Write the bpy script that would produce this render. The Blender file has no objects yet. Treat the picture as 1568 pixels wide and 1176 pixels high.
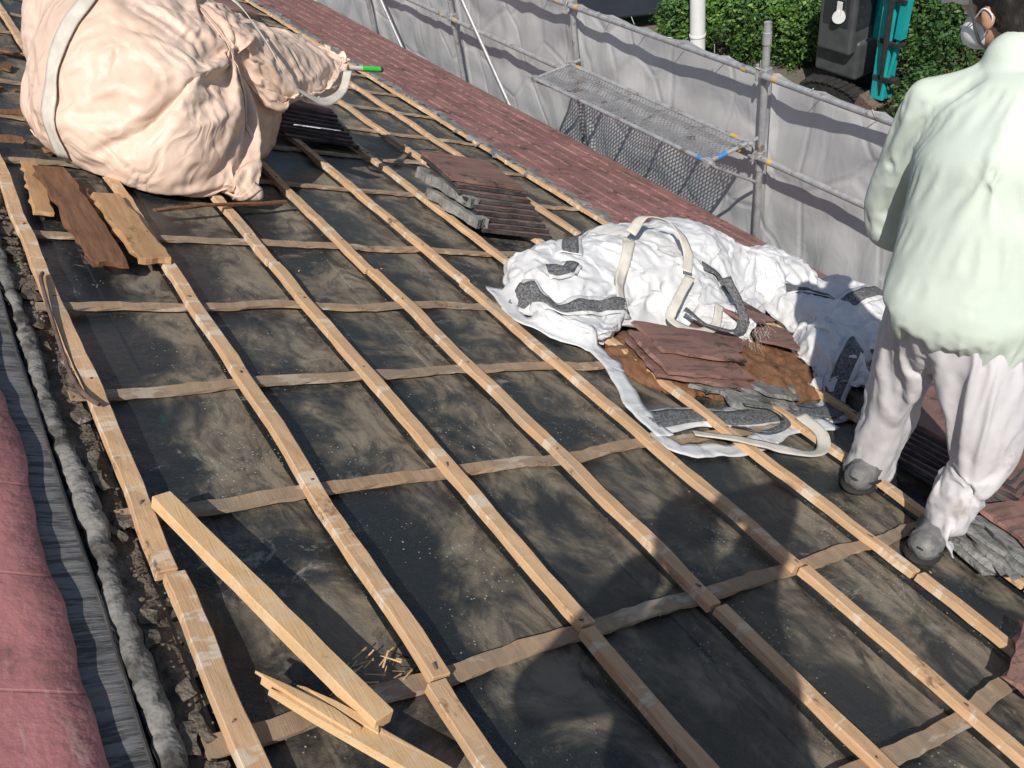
import bpy, bmesh, math, random, time
from mathutils import Vector as V, Matrix, noise, Euler
from mathutils.bvhtree import BVHTree
random.seed(7)
T_0=time.time()
rnd=random.uniform
f=1329;H=1.3;TH=math.radians(28)
cA=V((-1064,-998,f)).normalized();cB=V((1766,-113,f));cB=(cB-cA*cB.dot(cA)).normalized();cn=cA.cross(cB).normalized()
cX=cB*math.cos(TH)-cn*math.sin(TH);cY=cA;cZ=-(cn*math.cos(TH)+cB*math.sin(TH))
CAM=V((H*math.sin(TH),0,H*math.cos(TH)))
ct,st=math.cos(TH),math.sin(TH)
ROOF=Matrix(((ct,0,st,0),(0,1,0,0),(-st,0,ct,0),(0,0,0,1)))
IROOF=ROOF.inverted()
def R(s,t,w=0): return ROOF@V((s,t,w))
scene=bpy.context.scene; COL=bpy.context.collection
# ------------------------------------------------------------------ materials
class N:
    def __init__(s,name):
        s.m=bpy.data.materials.new(name);s.m.use_nodes=True;s.t=s.m.node_tree;s.b=s.t.nodes['Principled BSDF'];s.o=s.t.nodes['Material Output']
        s.co=s.t.nodes.new('ShaderNodeTexCoord').outputs['Object']
    def n(s,ty,**k):
        x=s.t.nodes.new(ty)
        for a,b in k.items(): setattr(x,a,b)
        return x
    def l(s,a,b): s.t.links.new(a,b)
    def setin(s,sock,v):
        if isinstance(v,bpy.types.NodeSocket): s.l(v,sock)
        else: sock.default_value=v
    def map(s,scale=(1,1,1),rot=(0,0,0),loc=(0,0,0),src=None):
        x=s.n('ShaderNodeMapping');s.l(src or s.co,x.inputs[0]);x.inputs['Scale'].default_value=scale;x.inputs['Rotation'].default_value=rot;x.inputs['Location'].default_value=loc;return x.outputs[0]
    def noise(s,sc,det=4,rough=.6,vec=None,dist=0):
        x=s.n('ShaderNodeTexNoise');s.l(vec or s.co,x.inputs['Vector']);x.inputs['Scale'].default_value=sc;x.inputs['Detail'].default_value=min(det,5);x.inputs['Roughness'].default_value=rough;x.inputs['Distortion'].default_value=dist;return x.outputs['Fac']
    def vor(s,sc,vec=None,feat='DISTANCE_TO_EDGE',out='Distance'):
        x=s.n('ShaderNodeTexVoronoi',feature=feat);s.l(vec or s.co,x.inputs['Vector']);x.inputs['Scale'].default_value=sc;return x.outputs[out]
    def ramp(s,v,a,b,lo=0,hi=1):
        x=s.n('ShaderNodeMapRange');x.interpolation_type='SMOOTHSTEP';s.l(v,x.inputs[0]);x.inputs[1].default_value=a;x.inputs[2].default_value=b;x.inputs[3].default_value=lo;x.inputs[4].default_value=hi;return x.outputs[0]
    def math(s,op,a,b=0):
        x=s.n('ShaderNodeMath',operation=op);s.setin(x.inputs[0],a);s.setin(x.inputs[1],b);return x.outputs[0]
    def mix(s,fac,a,b):
        x=s.n('ShaderNodeMix',data_type='RGBA')
        s.setin(x.inputs[0],fac)
        for i,v in ((6,a),(7,b)):
            if isinstance(v,tuple) and len(v)==3: v=v+(1,)
            s.setin(x.inputs[i],v)
        return x.outputs[2]
    def fin(s,col,rough=.8,bump=None,bs=.3,bd=.01,metal=0,spec=.3):
        if isinstance(col,tuple) and len(col)==3: col=col+(1,)
        s.setin(s.b.inputs['Base Color'],col);s.setin(s.b.inputs['Roughness'],rough);s.b.inputs['Metallic'].default_value=metal
        s.b.inputs['Specular IOR Level'].default_value=spec
        if bump is not None:
            x=s.n('ShaderNodeBump');x.inputs['Strength'].default_value=bs;x.inputs['Distance'].default_value=bd;s.l(bump,x.inputs['Height']);s.l(x.outputs[0],s.b.inputs['Normal'])
        return s.m
def simple(name,c1,c2,sc=5,rough=.8,bs=.3,bsc=60,bd=.004,metal=0,stretch=(1,1,1),c3=None,s3=3,t3=(.55,.7),spec=.3):
    m=N(name);v=m.map(stretch)
    c=m.mix(m.ramp(m.noise(sc,3,vec=v),.35,.65),c1,c2)
    if c3: c=m.mix(m.ramp(m.noise(s3,5,.7,vec=v),*t3),c,c3)
    return m.fin(c,rough,m.noise(bsc,2,vec=v) if bs else None,bs,bd,metal,spec)
def felt():
    m=N('felt_mat')
    sx=m.n('ShaderNodeSeparateXYZ');m.l(m.co,sx.inputs[0])
    cell=m.math('FRACT',m.math('DIVIDE',m.math('ADD',sx.outputs[0],-.484+4.0),.398))
    g=m.ramp(cell,.05,.95,-.10,.13)
    n1=m.math('ADD',m.noise(2.6,5,.68,dist=.5),g)
    dust=m.ramp(n1,.44,.66)
    n2=m.noise(8,5,.75,vec=m.map((1,.5,1)),dist=1.2)
    dust=m.math('MULTIPLY',dust,m.ramp(n2,.32,.6,.12,1))
    base=m.mix(m.noise(1.3,2),(.009,.0115,.0135),(.022,.025,.027))
    c=m.mix(dust,base,m.mix(m.noise(4,3),(.28,.235,.17),(.15,.122,.09)))
    scf=m.ramp(m.noise(7,5,.85,vec=m.map((.6,1,1),(0,0,.9)),dist=2.5),.53,.70)
    scf=m.math('MULTIPLY',scf,m.ramp(m.noise(1.9,3,.6,vec=m.map(loc=(5,3,0))),.48,.6))
    c=m.mix(m.math('MULTIPLY',scf,.65),c,(.32,.30,.265))
    cr=m.math('LESS_THAN',m.vor(60,feat='F1'),.13)
    cr=m.math('MULTIPLY',cr,m.ramp(m.noise(3.1,3,vec=m.map(loc=(9,1,0))),.5,.6))
    c=m.mix(cr,c,(.40,.37,.31))
    gr=m.ramp(m.noise(230,2,.7),.54,.74);c=m.mix(m.math('MULTIPLY',gr,.28),c,(.14,.125,.10))
    gs=m.ramp(m.noise(3.3,3,.6,vec=m.map((1,1,1),loc=(3.1,7,0))),.68,.74,0,.6);c=m.mix(gs,c,(.02,.05,.042))
    rg=m.n('ShaderNodeMix');m.l(dust,rg.inputs[0]);rg.inputs[2].default_value=.40;rg.inputs[3].default_value=.95
    sm=m.math('FRACT',m.math('ADD',m.math('DIVIDE',m.math('ADD',sx.outputs[0],m.math('MULTIPLY',m.noise(1.1,2),.03)),.93),.31))
    seam=m.ramp(sm,0,.012,0,1)
    b=m.math('ADD',m.math('MULTIPLY',m.noise(150,2,.7),.2),m.noise(7,3,.6));b=m.math('ADD',b,m.math('MULTIPLY',seam,.5))
    return m.fin(c,rg.outputs[0],b,.5,.018,0,.45)
def wood(name,a,b,white=.55,dark=(.09,.05,.03),gray=None,gt=(.4,.62),ga=.8):
    m=N(name)
    g=m.noise(5,5,.65,vec=m.map((9,.8,9)),dist=.6)
    c=m.mix(m.ramp(g,.3,.7),a,b)
    fi=m.noise(30,4,.8,vec=m.map((8,.4,8)))
    c=m.mix(m.ramp(fi,.5,.75,0,.55),c,tuple(x*.5 for x in a))
    c=m.mix(m.ramp(m.noise(1.1,3,.6),.4,.65,0,.5),c,tuple(x*.72 for x in b))
    if gray: c=m.mix(m.ramp(m.noise(2.2,4,.7),gt[0],gt[1],0,ga),c,gray)
    if white:
        w=m.ramp(m.noise(7,4,.7,vec=m.map((.6,1.7,.6),loc=(3,7,1))),.55,.62)
        c=m.mix(m.math('MULTIPLY',w,white),c,(.68,.62,.52))
    d=m.ramp(m.noise(6,5,.8,vec=m.map((1,.6,1),loc=(1,2,8))),.6,.7)
    c=m.mix(m.math('MULTIPLY',d,.8),c,dark)
    return m.fin(c,.8,fi,.5,.003)
def tile(name,a,b,c_,moss=(.03,.028,.022),bd=.005):
    m=N(name)
    gr=m.noise(24,4,.75,vec=m.map((.2,1.5,1)))
    c=m.mix(m.ramp(m.noise(3.2,4,.7),.35,.65),a,b)
    c=m.mix(m.ramp(gr,.5,.62,0,.75),c,c_)
    br=m.vor(3.3,vec=m.map((1,1,.2)),feat='F1',out='Color')
    sp=m.n('ShaderNodeSeparateColor');m.l(br,sp.inputs[0])
    c=m.mix(m.ramp(sp.outputs[0],0,1,0,.45),c,tuple(x*.45 for x in a))
    c=m.mix(m.ramp(m.noise(5,5,.8,vec=m.map(loc=(4,4,4))),.54,.66,0,.85),c,moss)
    return m.fin(c,.85,gr,.6,bd)
def bagmat(name,a,b,dirt,dirtpos=None,wr=5,bs=.3):
    m=N(name)
    nz=m.n('ShaderNodeTexNoise');m.l(m.co,nz.inputs['Vector']);nz.inputs['Scale'].default_value=2.2;nz.inputs['Detail'].default_value=2
    ms=m.n('ShaderNodeVectorMath',operation='SCALE');m.l(nz.outputs['Color'],ms.inputs[0]);ms.inputs['Scale'].default_value=.6
    wv=m.n('ShaderNodeVectorMath',operation='ADD');m.l(m.co,wv.inputs[0]);m.l(ms.outputs[0],wv.inputs[1])
    v1=m.vor(wr,vec=wv.outputs[0]);v2=m.vor(wr*2.3,vec=wv.outputs[0])
    h=m.math('ADD',m.ramp(v1,0,.22),m.math('MULTIPLY',m.ramp(v2,0,.3),.5))
    h=m.math('ADD',h,m.math('MULTIPLY',m.noise(wr*1.1,2,.5),1.2))
    c=m.mix(m.ramp(m.noise(3,3,.6),.35,.65),a,b)
    c=m.mix(m.ramp(m.noise(2.1,5,.7,vec=m.map(loc=(2,5,3))),.5,.75,0,.6),c,dirt)
    wx=m.n('ShaderNodeTexWave',wave_type='BANDS',bands_direction='Z');m.l(m.co,wx.inputs['Vector']);wx.inputs['Scale'].default_value=90
    c=m.mix(m.math('MULTIPLY',wx.outputs['Fac'],.06),c,dirt)
    if dirtpos:
        d=m.n('ShaderNodeVectorMath',operation='DISTANCE');m.l(m.co,d.inputs[0]);d.inputs[1].default_value=dirtpos[0]
        dd=m.math('ADD',d.outputs['Value'],m.math('MULTIPLY',m.noise(7,5,.7),.25))
        c=m.mix(m.ramp(dd,dirtpos[1],dirtpos[1]+.14,.7,0),c,dirt)
    return m.fin(c,.5,h,bs,.014,0,.4)
M={}
M['felt']=felt()
M['bat']=wood('batten_wood',(.52,.31,.165),(.63,.42,.25),gray=(.40,.30,.21),gt=(.52,.68),ga=.7)
M['lath']=wood('lath_wood',(.31,.195,.12),(.42,.29,.185),.3,gray=(.25,.20,.145))
M['fresh']=wood('fresh_wood',(.64,.39,.19),(.70,.48,.27),.15)
M['old']=wood('rotten_wood',(.12,.055,.03),(.24,.12,.06),0,dark=(.02,.014,.01))
M['old2']=wood('old_wood',(.38,.21,.10),(.50,.3,.15),0,dark=(.04,.02,.012))
M['tile']=tile('slate_tile_mat',(.36,.18,.165),(.25,.135,.125),(.16,.095,.087),(.06,.05,.042))
M['tileb']=tile('slate_brown_mat',(.29,.16,.13),(.21,.115,.10),(.10,.065,.055),bd=.002)
M['slateg']=simple('slate_broken_edge',(.25,.245,.23),(.14,.14,.135),12,.9,.8,50,.01,c3=(.06,.058,.052),s3=8)
M['slated']=simple('slate_dark',(.035,.035,.037),(.07,.068,.066),10,.9,.7,60,.005)
M['mortar']=simple('mortar_mat',(.22,.21,.195),(.13,.125,.115),9,.95,1,35,.012,c3=(.045,.042,.037),s3=6,t3=(.48,.64))
M['dirt']=simple('dirt_mat',(.16,.13,.10),(.08,.065,.05),20,.95,1,60,.01,c3=(.25,.23,.2),s3=14)
def pinkm():
    m=N('painted_ridge_mat')
    c=m.mix(m.ramp(m.noise(3,4),.35,.65),(.46,.19,.185),(.36,.145,.145))
    c=m.mix(m.ramp(m.noise(6,5,.75),.5,.68,0,.75),c,(.20,.11,.10))
    sx=m.n('ShaderNodeSeparateXYZ');m.l(m.co,sx.inputs[0])
    ln=m.math('FRACT',m.math('ADD',m.math('MULTIPLY',sx.outputs[1],3.4),m.math('MULTIPLY',sx.outputs[0],1.2)))
    lm=m.ramp(ln,0,.03,1,0);c=m.mix(m.math('MULTIPLY',lm,.8),c,(.08,.04,.04))
    st_=m.noise(40,4,.7,vec=m.map((1,.15,1)));c=m.mix(m.ramp(st_,.56,.70,0,.6),c,(.52,.33,.30))
    h=m.math('SUBTRACT',m.noise(30,3),m.math('MULTIPLY',lm,1.5))
    return m.fin(c,.6,h,.7,.006)
M['pink']=pinkm()
def ribbed():
    m=N('ribbed_seal_mat')
    g=m.noise(20,4,.7,vec=m.map((.35,3.2,1),(0,0,.45)))
    c=m.mix(m.noise(8,4,.7),(.12,.12,.12),(.24,.235,.23))
    c=m.mix(m.ramp(g,.45,.6,0,.85),c,(.055,.055,.057))
    c=m.mix(m.ramp(m.noise(6,4,.7),.56,.66,0,.6),c,(.3,.15,.14))
    return m.fin(c,.9,g,.8,.008)
M['rib']=ribbed()
M['pbag']=bagmat('peach_fabric',(.69,.52,.415),(.62,.45,.35),(.43,.30,.20),((1.02,3.75,.60),.10),4.6,.42)
M['wbag']=bagmat('white_woven_fabric',(.63,.63,.63),(.56,.56,.57),(.42,.40,.365),None,4.5,.34)
M['strap']=simple('webbing_white',(.60,.56,.49),(.50,.46,.40),14,.85,.6,300,.003)
M['blk']=simple('mesh_black',(.055,.058,.062),(.15,.15,.155),90,.85,.8,260,.004,c3=(.27,.27,.27),s3=120,t3=(.5,.64))
M['galv']=simple('galvanized_steel',(.42,.43,.44),(.32,.33,.34),14,.5,.3,60,.002,.35,c3=(.20,.16,.13),s3=9,t3=(.56,.66),spec=.5)
M['rust']=simple('rusty_steel',(.10,.065,.05),(.16,.11,.09),20,.85,.5,70)
M['yel']=simple('yellow_mark',(.62,.36,.06),(.45,.28,.08),40,.6,.1,c3=(.35,.33,.3),s3=30,t3=(.5,.6))
M['blue']=simple('blue_mark',(.05,.2,.5),(.06,.25,.55),20,.6,.1)
M['white']=simple('white_paint',(.74,.74,.73),(.68,.68,.67),5,.5,.1)
M['shirt']=simple('pale_green_cloth',(.56,.62,.54),(.52,.58,.505),4,.9,.2,260,.003)
M['pants']=simple('offwhite_cloth',(.61,.59,.60),(.54,.52,.53),5,.9,.2,240,.003,c3=(.38,.34,.32),s3=5,t3=(.57,.74))
M['skin']=simple('skin',(.48,.27,.18),(.43,.235,.155),9,.6,.15,90,.002)
M['hair']=simple('black_hair',(.012,.01,.01),(.03,.025,.022),30,.55,.8,90,.006,stretch=(1,1,.3))
M['shoe']=simple('grey_shoe',(.10,.10,.105),(.16,.158,.155),9,.8,.5,120,.003,c3=(.24,.23,.21),s3=8)
M['sole']=simple('black_rubber',(.02,.02,.02),(.035,.034,.033),9,.8,.4)
M['teal']=simple('teal_paint',(.01,.30,.31),(.015,.36,.36),4,.35,.1,c3=(.05,.2,.2),s3=7,t3=(.62,.75),spec=.5)
M['dgrey']=simple('dark_grey_paint',(.055,.06,.063),(.075,.08,.083),4,.4,.1,spec=.5)
M['navy']=simple('navy_car_paint',(.03,.036,.05),(.035,.042,.06),2,.2,0,spec=.6)
M['glass']=simple('dark_glass',(.02,.025,.03),(.03,.035,.04),2,.08,0,spec=.8)
M['green']=simple('green_tape',(.05,.5,.06),(.06,.55,.08),9,.5,.1)
M['paper']=simple('paper',(.62,.63,.64),(.55,.56,.58),14,.8,0,c3=(.3,.32,.36),s3=60,t3=(.58,.62))
M['wall']=simple('house_wall',(.5,.46,.39),(.44,.41,.35),3,.9,.6,80,.006)
def leafm(name,a,b,c_):
    m=N(name);c=m.mix(m.ramp(m.noise(1.1,2),.4,.6),a,b);c=m.mix(m.ramp(m.noise(9,1),.5,.7),c,c_)
    return m.fin(c,.55,None,spec=.4)
M['leaf']=leafm('foliage',(.035,.09,.018),(.07,.16,.025),(.16,.26,.05))
M['leafd']=leafm('foliage_dark',(.022,.06,.014),(.04,.10,.02),(.09,.16,.03))
def sheetm():
    m=N('scaffold_sheet_mat')
    c=m.mix(m.ramp(m.noise(1.6,4,.6),.35,.65),(.56,.56,.565),(.66,.66,.665))
    c=m.mix(m.ramp(m.noise(5,5,.7,vec=m.map((1,.3,1))),.56,.75,0,.5),c,(.46,.43,.39))
    wv=m.noise(2.6,3,.55,vec=m.map((1,1.4,.5)),dist=.8)
    cre=m.vor(2.0,vec=m.map((1,1,.7)))
    h=m.math('ADD',wv,m.math('MULTIPLY',m.ramp(cre,0,.06),.3))
    m.fin(c,.5,h,.35,.05,0,.35)
    tr=m.n('ShaderNodeBsdfTranslucent');m.l(c,tr.inputs[0])
    ms=m.n('ShaderNodeMixShader');ms.inputs[0].default_value=.3;m.l(m.b.outputs[0],ms.inputs[1]);m.l(tr.outputs[0],ms.inputs[2])
    m.l(ms.outputs[0],m.o.inputs[0])
    return m.m
M['sheet']=sheetm()
def groundm():
    m=N('ground_mat');c=m.mix(m.ramp(m.noise(.35,5,.7),.45,.6),(.16,.14,.11),(.05,.08,.025))
    c=m.mix(m.ramp(m.noise(14,4,.7),.4,.7,0,.6),c,(.09,.08,.065));return m.fin(c,.95,m.noise(25,4,.7),.8,.04)
M['ground']=groundm()
# ------------------------------------------------------------------ mesh helpers
def empty(name,loc=(0,0,0)):
    o=bpy.data.objects.new(name,None);COL.objects.link(o);o.location=loc;o.empty_display_size=.2;return o
def obj(name,vs,fs,mat,parent=None,roof=False,smooth=False):
    me=bpy.data.meshes.new(name);me.from_pydata([tuple(v) for v in vs],[],fs);me.update()
    o=bpy.data.objects.new(name,me);COL.objects.link(o)
    if mat: me.materials.append(M[mat] if isinstance(mat,str) else mat)
    if roof: o.matrix_world=ROOF
    if parent:
        o.parent=parent;o.matrix_parent_inverse=Matrix.Translation(parent.location).inverted()
    if smooth:
        for p in me.polygons:p.use_smooth=True
    return o
def wrinkle(me,grow=.06,frames=16,inner=.03,pressure=0,floor=None,grav=None,bend=.3,pin=None,sub=1,quality=4,tens=12):
    """settle a cloth skin over its own stuffed shape so it buckles into real folds; returns new mesh"""
    o=bpy.data.objects.new('tmp_cloth',me);COL.objects.link(o)
    cols=[]
    ic=me.copy();ns=[v.normal.copy() for v in ic.vertices]
    for v,n_ in zip(ic.vertices,ns): v.co=v.co-n_*inner
    c=bpy.data.objects.new('tmp_in',ic);COL.objects.link(c);cols.append(c)
    if floor is not None:
        fm=bpy.data.meshes.new('fl');fm.from_pydata([(-5,-5,floor),(15,-5,floor),(15,15,floor),(-5,15,floor)],[],[(0,1,2,3)])
        c=bpy.data.objects.new('tmp_fl',fm);COL.objects.link(c);cols.append(c)
    for c in cols:
        c.modifiers.new('c','COLLISION');c.collision.thickness_outer=.006;c.collision.cloth_friction=8
    m=o.modifiers.new('cl','CLOTH');s=m.settings
    s.quality=quality;s.mass=.25;s.tension_stiffness=tens;s.compression_stiffness=tens;s.shear_stiffness=tens*.5;s.bending_stiffness=bend
    s.shrink_min=-grow;s.air_damping=2.5
    if pressure: s.use_pressure=True;s.uniform_pressure_force=pressure
    if pin:
        vg=o.vertex_groups.new(name='pin')
        for v in me.vertices:
            if pin(v.co): vg.add([v.index],1,'REPLACE')
        s.vertex_group_mass='pin'
    m.collision_settings.distance_min=.006;m.collision_settings.collision_quality=2
    m.point_cache.frame_start=1;m.point_cache.frame_end=frames+2
    g0=scene.gravity.copy();scene.gravity=grav if grav is not None else (0,0,-9.8)
    for fr in range(1,frames+1): scene.frame_set(fr)
    if sub:
        b=o.modifiers.new('ss','SUBSURF');b.levels=sub;b.render_levels=sub
    dg=bpy.context.evaluated_depsgraph_get();out=bpy.data.meshes.new_from_object(o.evaluated_get(dg))
    for q in [o]+cols: bpy.data.objects.remove(q)
    scene.gravity=g0;scene.frame_set(1)
    bad=any((not math.isfinite(v.co.x)) or v.co.length>40 for v in out.vertices)
    return me if bad else out
class MB:
    def __init__(s): s.v=[];s.f=[]
    def add(s,vs,fs):
        k=len(s.v);s.v+=[V(v) for v in vs];s.f+=[tuple(i+k for i in q) for q in fs]
    def box(s,c,d,rot=None,jit=0):
        r=rot if rot is not None else Matrix.Identity(3);x,y,z=d[0]/2,d[1]/2,d[2]/2
        vs=[V(c)+r@(V((a*x,b*y,e*z))+V((rnd(-jit,jit),rnd(-jit,jit),rnd(-jit,jit)))) for a in(-1,1) for b in(-1,1) for e in(-1,1)]
        s.add(vs,[(0,1,3,2),(4,6,7,5),(0,4,5,1),(2,3,7,6),(0,2,6,4),(1,5,7,3)])
    def tube(s,p1,p2,r1,r2=None,n=10):
        r2=r1 if r2 is None else r2;p1=V(p1);p2=V(p2);d=(p2-p1).normalized();a=d.orthogonal().normalized();b=d.cross(a)
        vs=[p+(a*math.cos(i*2*math.pi/n)+b*math.sin(i*2*math.pi/n))*r for p,r in((p1,r1),(p2,r2)) for i in range(n)]
        s.add(vs,[(i,(i+1)%n,n+(i+1)%n,n+i) for i in range(n)]+[tuple(range(n))[::-1],tuple(range(n,2*n))])
    def path(s,pts,r,n=8):
        for a,b in zip(pts,pts[1:]): s.tube(a,b,r,n=n)
    def slab(s,c,d,rot=None,nx=8,ny=8,ej=.012,wj=.002,seed=0):
        r=rot if rot is not None else Matrix.Identity(3);vs=[]
        for z in(1,-1):
            for i in range(nx+1):
                for j in range(ny+1):
                    x=(i/nx-.5)*d[0];y=(j/ny-.5)*d[1]
                    q=V((x*9+seed*3.1,y*9,seed+ (0 if z>0 else .35)))
                    if i in(0,nx): x+=noise.noise(q*2)*ej*(1 if z>0 else 1.6)*2
                    if j in(0,ny): y+=noise.noise(q*2+V((5,5,5)))*ej*(1 if z>0 else 1.6)*2
                    vs.append(V(c)+r@V((x,y,z*d[2]/2+noise.noise(q)*wj)))
        m=ny+1;K=(nx+1)*m;fs=[]
        for i in range(nx):
            for j in range(ny):
                a=i*m+j;fs.append((a,a+m,a+m+1,a+1));fs.append((K+a,K+a+1,K+a+m+1,K+a+m))
        for i in range(nx):
            a=i*m;fs.append((a,K+a,K+a+m,a+m));a=i*m+ny;fs.append((a,a+m,K+a+m,K+a))
        for j in range(ny):
            a=j;fs.append((a,a+1,K+a+1,K+a));a=nx*m+j;fs.append((a,K+a,K+a+1,a+1))
        s.add(vs,fs)
    def prism(s,poly,z0,z1,jit=0):
        n=len(poly);vs=[V((x,y,z0+rnd(-jit,jit))) for x,y in poly]+[V((x,y,z1+rnd(-jit,jit))) for x,y in poly]
        s.add(vs,[tuple(range(n))[::-1],tuple(range(n,2*n))]+[(i,(i+1)%n,n+(i+1)%n,n+i) for i in range(n)])
    def beam(s,p0,p1,w,h,up=V((0,0,1)),seg=.06,jit=.0015,sag=0,wav=.0,seed=0):
        p0=V(p0);p1=V(p1);L=(p1-p0).length;d=(p1-p0)/L;side=d.cross(up).normalized();u2=side.cross(d)
        n=max(1,int(L/seg));vs=[];fs=[]
        for i in range(n+1):
            p=p0+d*(L*i/n);q=p*3+V((seed,seed*1.7,0))
            p=p+side*noise.noise(q)*wav+u2*(noise.noise(q*1.3+V((9,9,9)))*sag)
            for a,b in((-1,-1),(1,-1),(1,1),(-1,1)):
                vs.append(p+side*(a*w/2+rnd(-jit,jit))+u2*(b*h/2+rnd(-jit,jit)))
        for i in range(n):
            for k in range(4):
                a=i*4+k;b=i*4+(k+1)%4;fs.append((a,b,b+4,a+4))
        fs.append((3,2,1,0));k=n*4;fs.append((k,k+1,k+2,k+3));s.add(vs,fs)
    def ball(s,c,r,rot=None,sub=2):
        bm=bmesh.new();bmesh.ops.create_icosphere(bm,subdivisions=sub,radius=1);rr=rot if rot is not None else Matrix.Identity(3)
        if not hasattr(r,'__len__'): r=(r,r,r)
        s.add([V(c)+rr@V((v.co.x*r[0],v.co.y*r[1],v.co.z*r[2])) for v in bm.verts],[tuple(v.index for v in q.verts) for q in bm.faces]);bm.free()
    def hull(s,pts):
        bm=bmesh.new()
        for p in pts: bm.verts.new(p)
        r=bmesh.ops.convex_hull(bm,input=bm.verts);bmesh.ops.delete(bm,geom=[g for g in r['geom_interior'] if isinstance(g,bmesh.types.BMVert)],context='VERTS')
        bm.verts.index_update();s.add([v.co.copy() for v in bm.verts],[tuple(v.index for v in q.verts) for q in bm.faces]);bm.free()
    def chain(s,pts,step=.35):
        for (a,ra),(b,rb) in zip(pts,pts[1:]):
            a=V(a);b=V(b);n=max(1,int((b-a).length/(min(ra,rb)*step)))
            for i in range(n+1):
                t=i/n;s.ball(a.lerp(b,t),ra+(rb-ra)*t)
    def make(s,name,mat,parent=None,roof=False,smooth=False): return obj(name,s.v,s.f,mat,parent,roof,smooth)
    def remesh(s,name,mat,parent=None,roof=False,voxel=.015,smooth=8,disp=None,clamp=None,sim=None,cut=None):
        o=obj(name,s.v,s.f,mat,None,False,True)
        md=o.modifiers.new('r','REMESH');md.mode='VOXEL';md.voxel_size=voxel
        ms=o.modifiers.new('s','SMOOTH');ms.iterations=smooth;ms.factor=.5
        dg=bpy.context.evaluated_depsgraph_get();me=bpy.data.meshes.new_from_object(o.evaluated_get(dg))
        bpy.data.objects.remove(o)
        if disp:
            ns=[v.normal.copy() for v in me.vertices]
            for v,nn in zip(me.vertices,ns): v.co=v.co+disp(v.co.copy(),nn)
        if clamp is not None:
            for v in me.vertices:
                if v.co.z<clamp: v.co.z=clamp
        if cut:
            bm=bmesh.new();bm.from_mesh(me);bmesh.ops.delete(bm,geom=[v for v in bm.verts if cut(v.co)],context='VERTS');bm.to_mesh(me);bm.free()
        if sim:
            t0=time.time();me=wrinkle(me,**sim);print('SIM',name,len(me.vertices),time.time()-t0)
            if clamp is not None:
                for v in me.vertices:
                    if v.co.z<clamp: v.co.z=clamp
        for p in me.polygons:p.use_smooth=True
        if not me.materials: me.materials.append(M[mat])
        o=bpy.data.objects.new(name,me);COL.objects.link(o)
        if roof:o.matrix_world=ROOF
        if parent:o.parent=parent;o.matrix_parent_inverse=Matrix.Translation(parent.location).inverted()
        return o
def bevel(o,w=.004,seg=2):
    b=o.modifiers.new('b','BEVEL');b.width=w;b.segments=seg;b.limit_method='ANGLE';return o
def eul(x,y,z): return Euler((math.radians(x),math.radians(y),math.radians(z))).to_matrix()
def rz(a): return eul(0,0,a)
def crump(amp,sc,seed=0,vamp=.5):
    o=V((seed*3.3,seed*1.7,seed))
    def fn(p,n):
        q=p*sc+o;w=V((noise.noise(q),noise.noise(q+V((7,3,1))),noise.noise(q+V((1,9,4)))))*.55
        q2=q+w
        d,_=noise.voronoi(q2);cr=-math.exp(-(d[1]-d[0])*9)*vamp
        r=(1-abs(noise.noise(q2*1.3))*2.4)*.5+(1-abs(noise.noise(q2*2.9+o))*2.4)*.22
        return n*(amp*(cr+r))
    return fn
def folds(amp,freq,stretch,seed=0):
    def fn(p,n):
        q=V((p.x*stretch[0],p.y*stretch[1],p.z*stretch[2]))*freq+V((seed,seed*2,0))
        q=q+V((noise.noise(p*4),noise.noise(p*4+V((3,3,3))),0))*.6
        r=(1-abs(noise.noise(q))*2.3)*.6+(1-abs(noise.noise(q*2.2))*2.3)*.3
        return n*(amp*(r-.3))
    return fn
def bvh(o):
    return BVHTree.FromPolygons([v.co.copy() for v in o.data.vertices],[tuple(p.vertices) for p in o.data.polygons])
def cat(pts,n=8):
    P=[V(p) for p in pts];P=[P[0]*2-P[1]]+P+[P[-1]*2-P[-2]];o=[]
    for i in range(1,len(P)-2):
        for k in range(n):
            t=k/n;a,b,c,d=P[i-1:i+3];o.append(.5*((2*b)+(c-a)*t+(2*a-5*b+4*c-d)*t*t+(3*b-a-3*c+d)*t**3))
    o.append(P[-2]);return o
def ribbon(name,pts,w,mat,parent,trees=(),lift=.006,thick=.004,seed=0,flat=True,n=10,cross=5,wig=.06):
    P=cat(pts,n);vs=[];fs=[]
    for i,p in enumerate(P):
        d=(P[min(i+1,len(P)-1)]-P[max(i-1,0)]).normalized();up=V((0,0,1))
        sd=d.cross(up)
        sd=sd.normalized() if sd.length>.2 else V((1,0,0))
        tw=noise.noise(p*3+V((seed,0,0)))*.9 if not flat else 0
        sd=Matrix.Rotation(tw,3,d)@sd
        ww=w*(1+.2*noise.noise(p*5+V((seed,4,0))))
        for k in range(cross):
            a=(k/(cross-1)-.5)*ww;q=p+sd*a+sd*noise.noise(p*8+V((seed,0,0)))*w*wig
            if trees:
                z=0
                for tr in trees:
                    h=tr.ray_cast(V((q.x,q.y,3)),V((0,0,-1)))
                    if h[0]: z=max(z,h[0].z)
                q.z=max(z+lift,lift)+abs(noise.noise(q*14+V((seed,1,0))))*.014
            else: q.z+=noise.noise(q*14+V((seed,1,0)))*.006
            vs.append(q)
    for i in range(len(P)-1):
        for k in range(cross-1):
            a=i*cross+k;fs.append((a,a+1,a+cross+1,a+cross))
    o=obj(name,vs,fs,mat,parent,True,True)
    if trees: o.modifiers.new('sm','SMOOTH').iterations=2
    m=o.modifiers.new('s','SOLIDIFY');m.thickness=thick;return o
GR=IROOF.to_3x3()@V((0,0,-9.8))
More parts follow.
